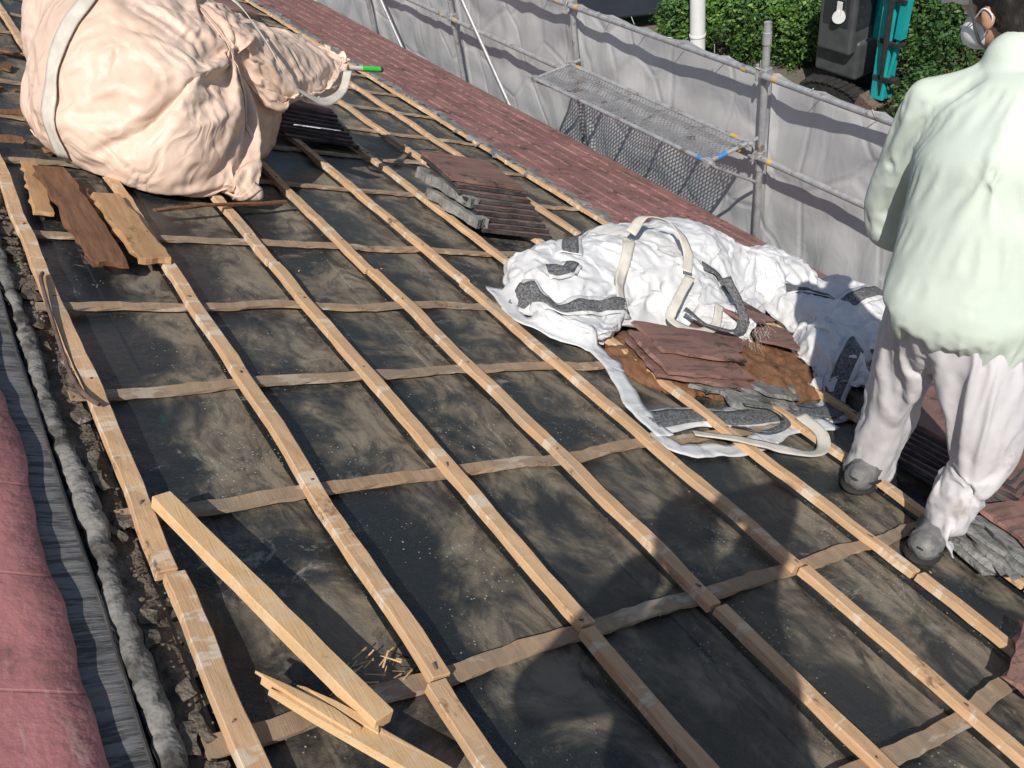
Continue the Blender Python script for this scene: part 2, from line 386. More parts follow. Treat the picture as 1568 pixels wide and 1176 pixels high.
# ------------------------------------------------------------------ HOUSE + ROOF
house=empty('house')
S0,T0,T1=.03,-4,11.5
SE=5.02
def sheetgrid(name,s0,s1,t0,t1,ns,nt,wf,mat,parent):
    vs=[(s0+(s1-s0)*i/ns,t0+(t1-t0)*j/nt,wf(s0+(s1-s0)*i/ns,t0+(t1-t0)*j/nt)) for i in range(ns+1) for j in range(nt+1)]
    m=nt+1;return obj(name,vs,[(i*m+j,(i+1)*m+j,(i+1)*m+j+1,i*m+j+1) for i in range(ns) for j in range(nt)],mat,parent,True,True)
sheetgrid('roof_underlay',S0,SE-.03,T0,T1,200,500,lambda s,t:noise.noise(V((s*2.5,t*2.5,0)))*.006+noise.noise(V((s*9,t*6,3)))*.003+(1-abs(noise.noise(V((s*5,t*3.3,8))))*3)*.0012-.008,'felt',house)
batS=[.484+.398*i for i in range(9)]
mb=MB()
joints={0:1.36,1:.93,2:.95,3:.90,4:.94,5:.8}
for i,s in enumerate(batS):
    if s>3.75: continue
    j=joints.get(i,rnd(.5,1.5));k=j
    while k>T0: k-=2.0
    cuts=[T0]
    x=k+2.0
    while x<T1: cuts.append(x);x+=2.0+(0 if abs(x-j)<.01 else rnd(-.1,.1))
    cuts.append(T1)
    cuts=sorted([c for c in cuts if abs(c-j)>.4 or c in(T0,T1)]+[j])
    for a,b in zip(cuts,cuts[1:]):
        off=rnd(-.01,.01);off2=rnd(-.01,.01)
        mb.beam((s+off,a+.004,.023),(s+off2,b-.004,.023),.043,.025,wav=.010,sag=.003,seed=i*3+a,jit=.0015)
o=mb.make('roof_battens','bat',house,True);bevel(o,.002,1)
mb=MB()
for k,t in enumerate([-3.0,-2.4,-1.85,-1.3,-.72,-.15,.42,.965,1.595,2.13,2.63,3.20,3.98,4.6,5.25,5.9,6.5,7.1,7.7,8.3,8.9,9.5,10.2,10.9]):
    mb.beam((.43,t-.02,.007),(3.72,t+.02,.007),.042,.010,wav=.026,sag=.006,seed=k*5.3,jit=.0025,seg=.04)
mb.make('roof_lath_strips','lath',house,True)
mb=MB()
for s in batS[:8]:
    for t in [-.15,.42,.965,1.595,2.13,2.63,3.20,3.98,4.6]:
        mb.tube((s+rnd(-.008,.008),t+rnd(-.02,.02),.034),(s,t,.038),.003,n=6)
mb.make('nails','rust',house,True)
mb=MB();nr=7;ex=(SE-3.74)/nr
for r in range(nr):
    t=.2+(r%2)*.12
    while t<T1:
        L=.27;mb.slab((3.74+ex*(r+.5)+rnd(-.004,.004),t+L/2,.03+rnd(-.002,.002)),(ex+.05,L-.010,.014),eul(0,3.4,rnd(-.6,.6)),4,5,.005,.001,seed=rnd(0,50));t+=L
mb.make('eave_tiles','tile',house,True)
mb=MB()
t=.1
while t<T1:
    L=rnd(.14,.3);mb.slab((3.715+rnd(-.02,.02),t+L/2,.03),(rnd(.05,.10),L,.03),eul(0,rnd(-6,3),rnd(-5,5)),4,6,.024,.012,seed=rnd(0,99));t+=L*.93
mb.make('broken_mortar_edge','slateg',house,True)
vs=[];fs=[];nt=400
def ridgeprof(t):
    wv=noise.noise(V((0,t*3,0)))*.02+noise.noise(V((3,t*11,0)))*.008
    e=.278+wv*.8
    return [(-.02,.066),(.10,.064),(.2,.06),(e-.004,.054),(e,.046)]
for i in range(nt+1):
    t=T0+(T1-T0)*i/nt
    for s,w in ridgeprof(t): vs.append((s,t,w+noise.noise(V((s*5,t*5,0)))*.003))
for i in range(nt):
    for k in range(4): a=i*5+k;fs.append((a,a+1,a+6,a+5))
obj('painted_ridge_cap',vs,fs,'pink',house,True,True)
sheetgrid('ridge_seal_strip',.2,.346,T0,T1,20,700,lambda s,t:.050-(s-.2)*.16+noise.noise(V((s*20,t*12,0)))*.004-.004,'rib',house)
mb=MB();t=T0
while t<T1:
    a=V((.374+noise.noise(V((t*2.2,0,0)))*.016,t,.018+noise.noise(V((t*5,4,0)))*.006));k=.9+.4*noise.noise(V((t*4,2,2)))
    mb.ball(a,((.027+rnd(-.002,.002))*k,.034,.024*k),sub=2);t+=.02
mb.remesh('ridge_mortar_roll','mortar',house,True,.008,6,crump(.009,9,3,.9))
mb=MB()
mb.path([V((.341+noise.noise(V((t*.1*2,9,0)))*.008,t*.1,.03)) for t in range(-30,60)],.004,6)
mb.make('ridge_flashing_edge','slated',house,True)
sheetgrid('ridge_dirt_strip',.36,.455,T0,T1,16,900,lambda s,t:.002+.012*max(0,noise.noise(V((s*22,t*9,2)))+.25)*(1-abs((s-.405)/.05)**2)-.004,'dirt',house)
mb=MB()
for i in range(500):
    t=rnd(.3,6);s=.42+abs(random.gauss(0,.022));r=rnd(.0015,.005)*(1.6 if t>2.5 else 1)
    mb.ball((s,t,.01+r*.4),(r*rnd(.6,1.6),r*rnd(.6,1.6),r*.7),sub=1)
for i in range(60):
    t=rnd(.4,6);mb.slab((.43+rnd(-.03,.03),t,.014),(rnd(.012,.035),rnd(.02,.09),.008),rz(rnd(-30,30)),3,4,.008,.003,i)
mb.make('mortar_crumbs','dirt',house,True)
def B_(name,vs,fs,mat): return obj(name,vs,fs,mat,house)
B_('back_slope_tiles',[(0.03,T0,.04),(0.03,T1,.04),(-4.4,T1,-2.36),(-4.4,T0,-2.36)],[(0,1,2,3)],'tile')
xe=SE*ct
mb=MB();mb.box(((xe-4.4)/2,(T0+T1)/2,-4.5),(xe+4.4-1.0,T1-T0-.8,4.0));mb.make('walls','wall',house)
mb=MB();mb.box((xe-.03,(T0+T1)/2,-2.49),(.03,T1-T0,.16));mb.make('fascia','white',house)
mb=MB();mb.tube((xe+.04,T0,-2.46),(xe+.04,T1,-2.46),.05);mb.make('gutter','dgrey',house)
for k,y in enumerate((-2,1.5,5,8.5)):
    mb=MB();mb.box((xe-.49,y,-4.2),(.04,1.7,1.2));mb.make('window_frame_%d'%(k+1),'white',house)
    mb=MB();mb.box((xe-.475,y,-4.2),(.03,1.56,1.06));mb.make('window_glass_%d'%(k+1),'glass',house)
# ------------------------------------------------------------------ loose wood
def top(name,build,mat,roof=True,bev=.002):
    mb=MB();build(mb);o=mb.make(name,mat,None,roof)
    if bev: bevel(o,bev,1)
    return o
top('loose_timber_batten',lambda m:m.beam((.515,1.57,.055),(.71,.855,.062),.045,.03,jit=.001),'fresh')
def spl(m):
    # snapped batten: long body with a jagged, pointed break at its upper end
    r=rz(33.4)
    def tr(pl): return [tuple((V((.655,.885,0))+r@V((x,y,0)))[:2]) for x,y in pl]
    m.prism(tr([(-.024,-.20),(.024,-.20),(.023,.06),(.018,.10),(.012,.115),(.008,.085),(.002,.14),(-.006,.10),(-.010,.175),(-.016,.12),(-.021,.15),(-.025,.05)]),.036,.054,.0012)
    m.prism(tr([(-.020,-.02),(-.004,-.03),(.004,.03),(-.002,.12),(-.010,.19),(-.017,.10)]),.0545,.062,.001)
    m.prism(tr([(.006,-.06),(.022,-.05),(.020,.04),(.014,.09),(.008,.02)]),.0545,.060,.001)
top('splintered_timber',spl,'fresh',bev=0)
def shards(m):
    for i in range(26):
        a=rnd(.66,.82);b=1.0+rnd(-.04,.04);L=rnd(.015,.05);an=rnd(-.7,1.0);m.beam((a,b,.016+rnd(0,.006)),(a+L*math.cos(an),b+L*math.sin(an),.018+rnd(0,.006)),rnd(.001,.0022),.0015)
    for i in range(14):
        s,t=rnd(.5,3),rnd(.3,3.2);a=rnd(0,6.3);L=rnd(.006,.016);m.beam((s,t,.003),(s+L*math.cos(a),t+L*math.sin(a),.004),rnd(.002,.004),.0015)
top('wood_splinters',shards,'fresh',bev=0)
def slabw(m,c,L,W,ang,th=.02,seed=1,ej=.02): m.slab(c,(W,L,th),rz(ang),5,14,ej,.004,seed)
top('rotten_board',lambda m:(slabw(m,(.665,3.30,.05),.92,.12,2,.022,4,.009),slabw(m,(.71,3.25,.03),.7,.06,-4,.018,5,.008)),'old')
top('rotten_board',lambda m:slabw(m,(.82,3.2,.045),.62,.11,3,.024,8,.009),'old2')
top('rotten_board',lambda m:slabw(m,(.58,3.6,.03),.55,.06,-3,.014,11,.008),'old2')
top('wood_stick',lambda m:m.beam((.95,3.36,.055),(1.58,3.60,.05),.02,.012,sag=.01,jit=.002),'old')
def rod(m): m.path(cat([(.47,2.76,.05),(.455,2.68,.055),(.445,2.4,.045),(.44,2.13,.045),(.455,2.02,.05),(.475,1.98,.05)],6),.006)
top('rusty_pry_bar',rod,'rust',bev=0)
def chips(m):
    for i in range(14):
        m.slab((rnd(.44,.8),rnd(4.0,6.5),rnd(.01,.03)),(rnd(.02,.06),rnd(.1,.25),.012),rz(rnd(-90,90)),3,6,.01,.003,i)
top('board_fragments',chips,'old',bev=0)
mb=MB()
for i in range(420):
    s=random.choice(batS[:7])+rnd(-.06,.06);t=rnd(.3,5);r=rnd(.001,.003)
    mb.ball((s,t,.001+r*.4),(r*rnd(.6,1.5),r*rnd(.6,1.5),r*.6),sub=1)
for i in range(900):
    s,t=rnd(.5,3.7),rnd(.3,5);r=rnd(.0007,.002)
    mb.ball((s,t,.0+r*.4),(r,r*rnd(.6,1.5),r*.6),sub=1)
mb.make('roof_debris','slateg',None,True)
# ------------------------------------------------------------------ tile stacks
def stack(name,c,n,dims,step,ang,base=.04,jit=2,th=.012,gap=.016,tilt=(0,0)):
    e=empty(name,ROOF@V(c))
    mb=MB();mt=MB();mg=MB()
    for i in range(n):
        p=V(c)+V((step[0]*i+rnd(-.006,.006),step[1]*i+rnd(-.006,.006),base+gap*i));r=eul(tilt[0],tilt[1],ang+rnd(-jit,jit))
        (mt if i==n-1 else mb).slab(p,(dims[0],dims[1],th),r,9,9,.003,.0006,i*3+c[0])
        if i<n-1: mg.slab(p+r@V((0,0,th*.5+.0015)),(dims[0]*.97,dims[1]*.97,.002),r,6,8,.006,.0005,i*3+c[0])
    mt.make('top_tile','tileb',e,True);mb.make('lower_tiles','slated',e,True);mg.make('tile_faces','tileb',e,True)
    return e
e=stack('roof_tile_stack',(2.77,3.60,0),9,(.42,.46,.015),(-.014,.026),-5,.045,3,.016,.023)
mb=MB();mb.slab((2.48,3.72,.15),(.06,.46,.05),eul(0,0,8),5,14,.012,.008,3);mb.slab((2.50,3.62,.08),(.08,.44,.05),rz(6),5,14,.012,.008,6);mb.make('mortar_lump','slateg',e,True)
stack('roof_tile_stack',(2.25,4.95,0),9,(.45,.5,.012),(-.01,.03),-8,.04,3)
stack('roof_tile_stack',(3.1,8.9,0),5,(.4,.5,.011),(-.01,.03),0,.04,3)
stack('roof_tile_stack',(3.35,1.05,0),9,(.5,.55,.011),(.01,.03),12,.04,3)
stack('roof_tile_stack',(3.95,1.5,0),6,(.45,.6,.011),(.01,.02),-8,.05,3)
e=empty('roof_tile_stack',ROOF@V((2.98,.55,0)))
mb=MB()
for i in range(5): mb.slab((3.02+i*.02,.78-i*.02,.03+i*.018),(.5,.28,.015),rz(-18+i*2),7,6,.014,.003,i*7)
mb.make('slates','slateg',e,True)
mb=MB();mb.slab((3.12,.74,.128),(.44,.26,.013),rz(-12),7,6,.008,.002,9);mb.make('top_tile','tileb',e,True)
mb=MB();mb.slab((2.44,.41,.055),(.34,.14,.016),rz(20),7,5,.012,.002,3);mb.make('roof_tile_fragment','tileb',None,True)
mb=MB();mb.slab((1.86,4.02,.29),(.15,.17,.003),eul(-12,5,25),4,4,.003,.004,3);mb.make('paper_sheet','paper',None,True)
# ------------------------------------------------------------------ PEACH BAG
pb=empty('peach_bulk_bag',ROOF@V((1.25,4.35,0)))
mb=MB()
mb.ball((1.16,4.42,.36),(.50,.66,.44),rz(-25),sub=4)
mb.ball((1.10,4.05,.30),(.38,.34,.36),rz(-35),sub=4)
mb.ball((1.27,4.40,.42),(.34,.48,.36),sub=4)
mb.ball((1.02,4.7,.5),(.36,.4,.40),sub=4)
mb.hull([(.88,4.3,.02),(1.06,3.92,.02),(1.28,3.64,.02),(1.38,3.55,.04),(1.45,4.0,.02),(1.4,4.8,.02),(1.22,3.72,.3),(1.35,3.76,.3),(1.0,4.2,.5)])
mb.hull([(1.4,4.0,.66),(1.4,4.5,.72),(2.14,4.62,.60),(2.22,4.46,.56),(1.98,4.15,.42),(1.66,3.95,.34),(1.55,4.6,.36),(1.35,4.2,.3)])
o=mb.remesh('bag_body','pbag',pb,True,.0185,4,crump(.042,2.0,2,.6),.012,sim=dict(grow=.15,frames=19,inner=.05,pressure=.15,floor=.0,grav=GR*.6,bend=.05))
tp=bvh(o)
def surf(c,pts,name,w,mat,parent,tree,lift=.008,nn=10):
    c=V(c);P=[];Nn=[]
    for p in cat(pts,nn):
        d=(p-c).normalized();h=tree.ray_cast(c+d*3,-d)
        if h[0]: P.append(h[0]+h[1]*lift);Nn.append(h[1])
        else: P.append(p);Nn.append(d)
    vs=[];fs=[];K=5
    for i,p in enumerate(P):
        d=(P[min(i+1,len(P)-1)]-P[max(i-1,0)]).normalized();sd=d.cross(Nn[i]).normalized()
        for k in range(K):
            a=(k/(K-1)-.5)*w;q=p+sd*a
            dd=(q-c).normalized();h=tree.ray_cast(c+dd*3,-dd)
            if h[0] and (h[0]-q).length<.06: q=h[0]+h[1]*lift
            vs.append(q)
    for i in range(len(P)-1):
        for k in range(K-1): a=i*K+k;fs.append((a,a+1,a+K+1,a+K))
    o=obj(name,vs,fs,mat,parent,True,True);o.modifiers.new('sm','SMOOTH').iterations=3;m=o.modifiers.new('s','SOLIDIFY');m.thickness=.005;m.offset=0
pc=(1.2,4.4,.35)
surf(pc,[(.82,4.0,.1),(.80,4.1,.35),(.86,4.15,.6),(.95,4.3,.8),(1.1,4.5,.95)],'strap_1',.10,'strap',pb,tp,.014)
ribbon('strap_2',[(1.36,4.2,.80),(1.42,4.06,.77),(1.52,3.98,.66),(1.66,3.93,.5),(1.84,3.97,.43),(2.0,4.12,.46),(2.08,4.26,.54)],.045,'strap',pb,flat=False)
surf(pc,[(.86,4.15,.62),(.85,4.4,.75),(.9,4.7,.9),(1.1,4.9,.95)],'strap_3',.08,'strap',pb,tp,.014)
surf(pc,[(1.5,3.95,.1),(1.42,3.9,.3),(1.4,3.95,.55),(1.3,4.15,.75)],'seam_tape',.03,'pbag',pb,tp)
surf(pc,[(.75,4.3,.1),(1.0,3.95,.07),(1.3,3.75,.09),(1.42,3.68,.12)],'bottom_seam',.035,'pbag',pb,tp)
mb=MB();mb.tube((1.9,4.4,.50),(2.26,4.47,.525),.013);o=mb.make('broom','strap',None,True)
mb=MB();mb.tube((2.26,4.47,.525),(2.38,4.493,.533),.0155);h_=mb.make('green_grip','green',None,True);h_.parent=o;h_.matrix_parent_inverse=ROOF.inverted()
mb=MB();mb.ball((2.39,4.495,.534),(.015,.015,.015));h_=mb.make('end_cap','sole',None,True);h_.parent=o;h_.matrix_parent_inverse=ROOF.inverted()
# ------------------------------------------------------------------ WHITE BAG
wb=empty('white_bulk_bag',ROOF@V((3,2.5,0)))
mb=MB()
mb.ball((2.60,2.72,.10),(.38,.31,.18),rz(8),sub=4)
mb.ball((2.95,2.74,.16),(.4,.33,.22),sub=4)
mb.ball((3.38,2.82,.20),(.38,.32,.23),sub=4)
mb.ball((3.15,2.5,.10),(.4,.22,.17),sub=4)
mb.ball((3.90,2.68,.18),(.36,.26,.18),rz(-8),sub=4)
mb.ball((4.3,2.4,.12),(.35,.35,.18),sub=4)
mb.ball((3.85,2.2,.10),(.22,.38,.2),rz(15),sub=4)
mb.hull([(3.2,1.76,.02),(3.5,1.66,.02),(3.7,2.1,.02),(3.45,2.2,.02),(3.34,1.86,.24),(3.46,1.84,.24),(3.6,2.15,.28)])
mb.ball((3.50,1.93,.10),(.18,.26,.18),rz(-20),sub=4)
mb.ball((3.2,2.26,.1),(.07,.2,.14),rz(-25),sub=3)
mb.ball((2.42,2.42,.05),(.16,.2,.09),sub=3)
o=mb.remesh('bag_body','wbag',wb,True,.0175,2,crump(.045,2.3,8,.7),.008,sim=dict(grow=.17,frames=19,inner=.07,pressure=0,floor=.0,grav=GR*1.2,bend=.04))
tw=bvh(o);T=[tw]
def hem(name,pts,w,wm='strap',bm='blk',seed=0):
    ribbon(name+'_white',pts,w,wm,wb,T,.008,seed=seed)
    ribbon(name+'_black',pts,w*.62,bm,wb,T,.015,seed=seed)
ribbon('hem_front',[(2.22,2.8,0),(2.17,2.55,0),(2.24,2.36,0),(2.36,2.22,0),(2.29,2.0,0),(2.2,1.76,0),(2.18,1.62,0)],.085,'wbag',wb,T,.012,seed=1,wig=.3)
hem('hem_front_band',[(2.22,2.66,0),(2.3,2.46,0),(2.5,2.42,0),(2.66,2.42,0)],.10,'wbag',seed=2)
hem('hem_low',[(2.2,1.72,0),(2.4,1.72,0),(2.65,1.67,0),(2.95,1.68,0),(3.15,1.64,0),(3.35,1.7,0)],.15,'wbag',seed=4)
ribbon('hem_low_front',[(2.16,1.66,0),(2.2,1.54,0),(2.4,1.5,0),(2.6,1.52,0),(2.8,1.56,0),(3.1,1.58,0)],.085,'wbag',wb,T,.01,seed=7,wig=.3)
ribbon('loop_strap',[(2.3,1.6,.03),(2.45,1.5,.05),(2.62,1.42,.04),(2.78,1.40,.03),(2.87,1.47,.05),(2.9,1.6,.05)],.05,'strap',wb,flat=False,seed=9)
ribbon('black_loop',[(2.5,1.6,.04),(2.6,1.52,.06),(2.75,1.55,.06),(2.8,1.65,.05),(2.7,1.72,.04)],.03,'blk',wb,flat=False,seed=10)
hem('band_left',[(2.85,3.05,0),(2.66,2.9,0),(2.52,2.72,0)],.12,'wbag',seed=11)
hem('band_left_low',[(2.5,2.66,0),(2.42,2.6,0),(2.33,2.62,0)],.10,'wbag',seed=21)
hem('band_right',[(3.75,2.45,0),(3.95,2.3,0),(4.2,2.3,0),(4.5,2.35,0)],.14,'wbag',seed=12)
hem('band_right_front',[(3.3,1.72,0),(3.5,1.84,0),(3.72,1.88,0)],.13,'wbag',seed=13)
ribbon('strap_top',[(2.62,2.40,0),(2.66,2.5,0),(2.74,2.6,0),(2.82,2.7,0)],.06,'strap',wb,T,.012,seed=14)
ribbon('strap_arch',[(2.82,2.70,.34),(2.92,2.74,.41),(3.02,2.66,.41),(3.04,2.54,.34),(2.98,2.44,.27)],.05,'strap',wb,flat=False,seed=15)
ribbon('strap_hang',[(2.98,2.42,.26),(2.86,2.34,.18),(2.8,2.28,.12),(2.9,2.2,.1),(3.02,2.22,.12),(3.1,2.3,.18)],.045,'strap',wb,flat=False,seed=16)
ribbon('band_loop',[(2.88,2.3,.16),(2.95,2.2,.13),(3.1,2.15,.13),(3.2,2.25,.18),(3.2,2.4,.27)],.05,'blk',wb,flat=False,seed=17)
ribbon('band_top',[(3.2,2.55,0),(3.3,2.5,0),(3.36,2.44,0)],.06,'blk',wb,T,.014,seed=18)
mb=MB();
for i in range(50):
    a=V((3.16+rnd(-.06,.1),2.10+rnd(-.04,.08),.15+rnd(-.05,.03)));b=a+V((rnd(-.02,.03),rnd(-.03,.0),rnd(-.05,-.01)));mb.beam(a,b,.0005,.0005,jit=.0001);mb.beam(b,b+V((rnd(-.02,.02),rnd(-.02,.01),rnd(-.03,.0))),.0005,.0005,jit=.0001)
mb.make('frayed_threads','strap',wb,True)
mb=MB()
mb.ball((3.2,2.05,.0),(.5,.3,.07),sub=4);mb.ball((2.75,2.1,.0),(.38,.28,.05),sub=4)
mb.remesh('soil','old',wb,True,.015,2,crump(.03,9,3))
mb=MB()
for i,(s,t,w,a,d) in enumerate([(2.74,2.10,.105,-14,(.42,.27,.013)),(2.68,2.02,.085,-8,(.46,.3,.014)),(2.66,2.0,.06,-16,(.46,.3,.014)),(2.95,2.15,.08,30,(.35,.25,.013)),(3.35,2.15,.1,50,(.3,.2,.013)),(3.3,2.3,.14,10,(.3,.2,.013))]):
    mb.slab((s,t,w),d,eul(rnd(-4,4),rnd(-3,5),a),7,7,.006,.001,i*5)
mb.make('tiles_inside','tileb',wb,True)
mb=MB()
for i in range(9): mb.slab((rnd(2.3,3.1),rnd(1.74,1.93),rnd(.02,.05)),(rnd(.1,.3),rnd(.06,.12),.014),eul(rnd(-10,10),rnd(-8,8),rnd(-40,20)),6,5,.012,.003,i*3+1)
mb.make('slate_fragments','slateg',wb,True)
# ------------------------------------------------------------------ PEOPLE
def body(name,J,fd,shirt='shirt',pants='pants',face=None,seed=0,detail=True,slim=1.0,bulk=1.0):
    e=empty(name,J['pel']);fd=V(fd).normalized();lat=V((0,0,1)).cross(fd).normalized()
    up=V((0,0,1))
    def fr(d):
        z=V(d).normalized();y=(lat-z*lat.dot(z)).normalized();x=y.cross(z);return Matrix((x,y,z)).transposed()
    mb=MB()
    mb.ball(J['pel'],(.14,.185,.16),fr(up),sub=3)
    for s in 'LR':
        h,k,a=J['hip'+s],J['kne'+s],J['ank'+s]
        mb.chain([(h,.118),(h.lerp(k,.5),.108),(k,.088),(k.lerp(a,.5),.084),(a.lerp(k,.12),.078),(a+V((0,0,-.05)),.074)])
    f1=folds(.018,6,(1,1,1.5),seed)
    sim=dict(grow=.13,frames=19,inner=.030,bend=.05,pin=lambda c:c.z>J['pel'].z+.06) if detail else None
    def cutp(c):
        for s in 'LR':
            a=J['ank'+s]
            if (V((c.x,c.y,0))-V((a.x,a.y,0))).length<.14 and c.z<a.z-.02: return True
        return False
    mb.remesh('trousers',pants,e,False,.0150,6,f1,sim=sim,cut=cutp)
    mb=MB()
    d1=J['che']-J['pel'];b=bulk
    mb.ball(J['pel']+d1*.02,(.175*b,.225*b,.16),fr(d1),sub=3)
    mb.ball(J['pel']+d1*.3,(.165*b,.215*b,.16),fr(d1),sub=3)
    mb.ball(J['pel']+d1*.62,(.155*b,.22*b,.17),fr(d1),sub=3)
    d2=J['nec']-J['che'];mb.ball(J['che'],(.15*b,.21*b,.16),fr(d2),sub=3)
    mb.ball(J['che']+d2*.5,(.12*b,.18*b,.11),fr(d2),sub=3)
    mb.chain([(J['shL'],.082),(J['nec']-up*.05,.075),(J['shR'],.082)])
    for s in 'LR':
        mb.chain([(J['sh'+s],.092*slim),(J['elb'+s].lerp(J['sh'+s],.4),.084*slim),(J['elb'+s],.080*slim),(J['wri'+s].lerp(J['elb'+s],.3),.07*slim),(J['wri'+s].lerp(J['elb'+s],.06),.054)])
    mb.chain([(J['nec']-up*.03,.07),(J['nec']+(J['hea']-J['nec'])*.22,.066)])
    f2=folds(.016,3.0,(1,1,.7),seed+5)
    zc2=J['pel'].z-.03
    sim=dict(grow=.11,frames=19,inner=.035,bend=.10,pin=lambda c:c.z>J['nec'].z+.01) if detail else None
    def cuts(c): return c.z<zc2+(.40*(c.y-J['pel'].y) if detail else 0) and (V((c.x,c.y,0))-V((J['pel'].x,J['pel'].y,0))).length<.3
    mb.remesh('shirt',shirt,e,False,.0150,8,f2,sim=sim,cut=cuts)
    hd=J['hea'];fdh=V(face or fd).normalized();y=up.cross(fdh).normalized();z=fdh.cross(y).normalized()
    RH=Matrix((fdh,y,z)).transposed()
    def h(x,yy,zz): return hd+RH@V((x,yy,zz))
    mb=MB()
    mb.chain([(J['nec']-up*.03,.055),(h(-.02,0,-.07),.054)])
    mb.ball(h(0,0,.03),(.092,.074,.098),RH,sub=3);mb.ball(h(.03,0,-.045),(.062,.056,.062),RH,sub=3)
    mb.ball(h(.048,0,-.085),(.03,.032,.022),RH,sub=2)
    mb.chain([(h(.088,0,.01),.010),(h(.104,0,-.022),.0135)])
    for q in(-1,1):
        mb.ball(h(.1-.012,q*.018,-.028),.008);mb.ball(h(.078,q*.03,.03),(.014,.022,.009),RH)
    mb.ball(h(.082,0,-.058),(.012,.024,.008),RH)
    mb.remesh('head','skin',e,False,.006,3)
    mb=MB()
    for q in(-1,1):
        mb.ball(h(-.005,q*.078,-.008),(.018,.009,.031),RH@eul(0,-12,q*18),sub=2);mb.ball(h(0,q*.085,-.004),(.010,.004,.020),RH)
    mb.remesh('ears','skin',e,False,.004,2)
    mb=MB()
    for q in(-1,1): mb.ball(h(.083,q*.03,.013),(.008,.013,.007),RH)
    mb.make('eyes','white',e,False,True)
    mb=MB()
    for q in(-1,1): mb.ball(h(.0885,q*.03,.013),(.004,.006,.006),RH)
    mb.make('irises','hair',e,False,True)
    mb=MB()
    mb.ball(h(-.022,0,.04),(.096,.084,.10),RH,sub=3);mb.ball(h(-.05,0,-.03),(.064,.072,.08),RH,sub=3)
    mb.remesh('hair','hair',e,False,.006,1,folds(.009,40,(1,1,.4),3))
    if detail:
        mb=MB();mb.ball(h(.062,0,-.045),(.062,.066,.052),RH,sub=3);mb.remesh('face_mask','white',e,False,.006,2)
        mb=MB()
        for q in(-1,1):
            mb.path(cat([h(.07,q*.06,-.02),h(.03,q*.077,.0),h(-.005,q*.087,.018),h(-.02,q*.083,-.01),h(.02,q*.07,-.05)],5),.002,6)
        mb.make('mask_loops','white',e)
        mb=MB();mb.ball(h(.042,0,.082),(.10,.090,.064),RH,sub=3);mb.ball(h(.12,0,.055),(.05,.06,.01),RH,sub=2);mb.remesh('cap','white',e,False,.007,3)
        mb=MB()
        for q in(-1,1): mb.path(cat([h(.03,q*.084,.06),h(.035,q*.080,.0),h(.045,q*.06,-.06),h(.05,q*.02,-.1)],5),.004,6)
        mb.make('chin_strap','dgrey',e)
    for s in 'LR':
        wr,el=J['wri'+s],J['elb'+s];d=(wr-el).normalized();sgn=1 if s=='L' else -1
        n_=(lat*sgn-d*(lat*sgn).dot(d)).normalized()
        t_=n_.cross(d).normalized()
        if t_.dot(fd+up*.5)<0: t_=-t_
        def hp(a,b,c): return wr+d*a+t_*b+n_*c
        mb=MB()
        mb.chain([(el.lerp(wr,.8),.034),(wr,.027)])
        mb.chain([(hp(.02,.012,0),.018),(hp(.085,.024,0),.015)]);mb.chain([(hp(.02,-.012,0),.018),(hp(.08,-.026,0),.014)]);mb.chain([(hp(.03,0,0),.018),(hp(.088,0,0),.015)])
        for b_,L in((.030,.068),(.010,.076),(-.011,.070),(-.031,.055)):
            mb.chain([(hp(.085,b_,0),.0095),(hp(.085+L*.42,b_*1.1,-.010),.0088),(hp(.085+L*.62,b_*1.1,-.03),.008),(hp(.085+L*.6,b_*1.05,-.05),.007)])
        mb.chain([(hp(.025,.02,-.005),.014),(hp(.055,.048,-.018),.0105),(hp(.085,.052,-.034),.0085)])
        mb.remesh('hand_'+s,'skin',e,False,.0042,2)
    for s in 'LR':
        a=J['ank'+s];sd=V(J.get('toe'+s,fd)).normalized()
        nrm=V((st,0,ct));y=nrm.cross(sd).normalized();x=y.cross(nrm);RS=Matrix((x,y,nrm)).transposed()
        w0=(IROOF@a).z;g=a-nrm*w0-x*.035
        mb=MB()
        mb.ball(g+RS@V((-.03,0,.055)),(.072,.05,.050),RS,sub=3);mb.ball(g+RS@V((.06,0,.05)),(.10,.052,.045),RS,sub=3);mb.ball(g+RS@V((.14,.004,.04)),(.065,.054,.034),RS,sub=3)
        mb.chain([(g+RS@V((-.015,0,.07)),.05),(a+(g-a)*.1,.048)])
        mb.remesh('shoe_'+s,'shoe',e,False,.006,2,folds(.006,22,(1,1,1),2))
        mb=MB();mb.ball(g+RS@V((.0,0,.014)),(.11,.058,.02),RS,sub=3);mb.ball(g+RS@V((.11,.003,.014)),(.1,.06,.02),RS,sub=3);mb.remesh('sole_'+s,'sole',e,False,.006,2)
        mb=MB();mb.path(cat([g+RS@V((-.075,.03,.06)),g+RS@V((-.10,0,.06)),g+RS@V((-.075,-.03,.06)),g+RS@V((-.03,-.052,.055)),g+RS@V((.03,-.055,.05))],6),.005,6)
        mb.path(cat([g+RS@V((-.075,.03,.06)),g+RS@V((-.03,.052,.055)),g+RS@V((.03,.055,.05))],6),.005,6);mb.make('shoe_trim_'+s,'sole',e)
    return e
J=dict(pel=V((2.53,1.07,-.47)),hipL=V((2.54,1.16,-.53)),hipR=V((2.53,.97,-.53)),
 kneL=V((2.59,1.25,-.90)),kneR=V((2.57,.87,-.86)),ankL=R(2.82,1.23,.12),ankR=R(2.69,.89,.12),
 che=V((2.65,1.13,-.11)),nec=V((2.77,1.21,.085)),hea=V((2.85,1.32,.205)),
 shL=V((2.69,1.37,-.01)),shR=V((2.76,1.00,-.01)),elbL=V((2.69,1.475,-.36)),elbR=V((2.90,.87,-.30)),
 wriL=V((2.97,1.34,-.52)),wriR=V((3.08,1.03,-.48)))
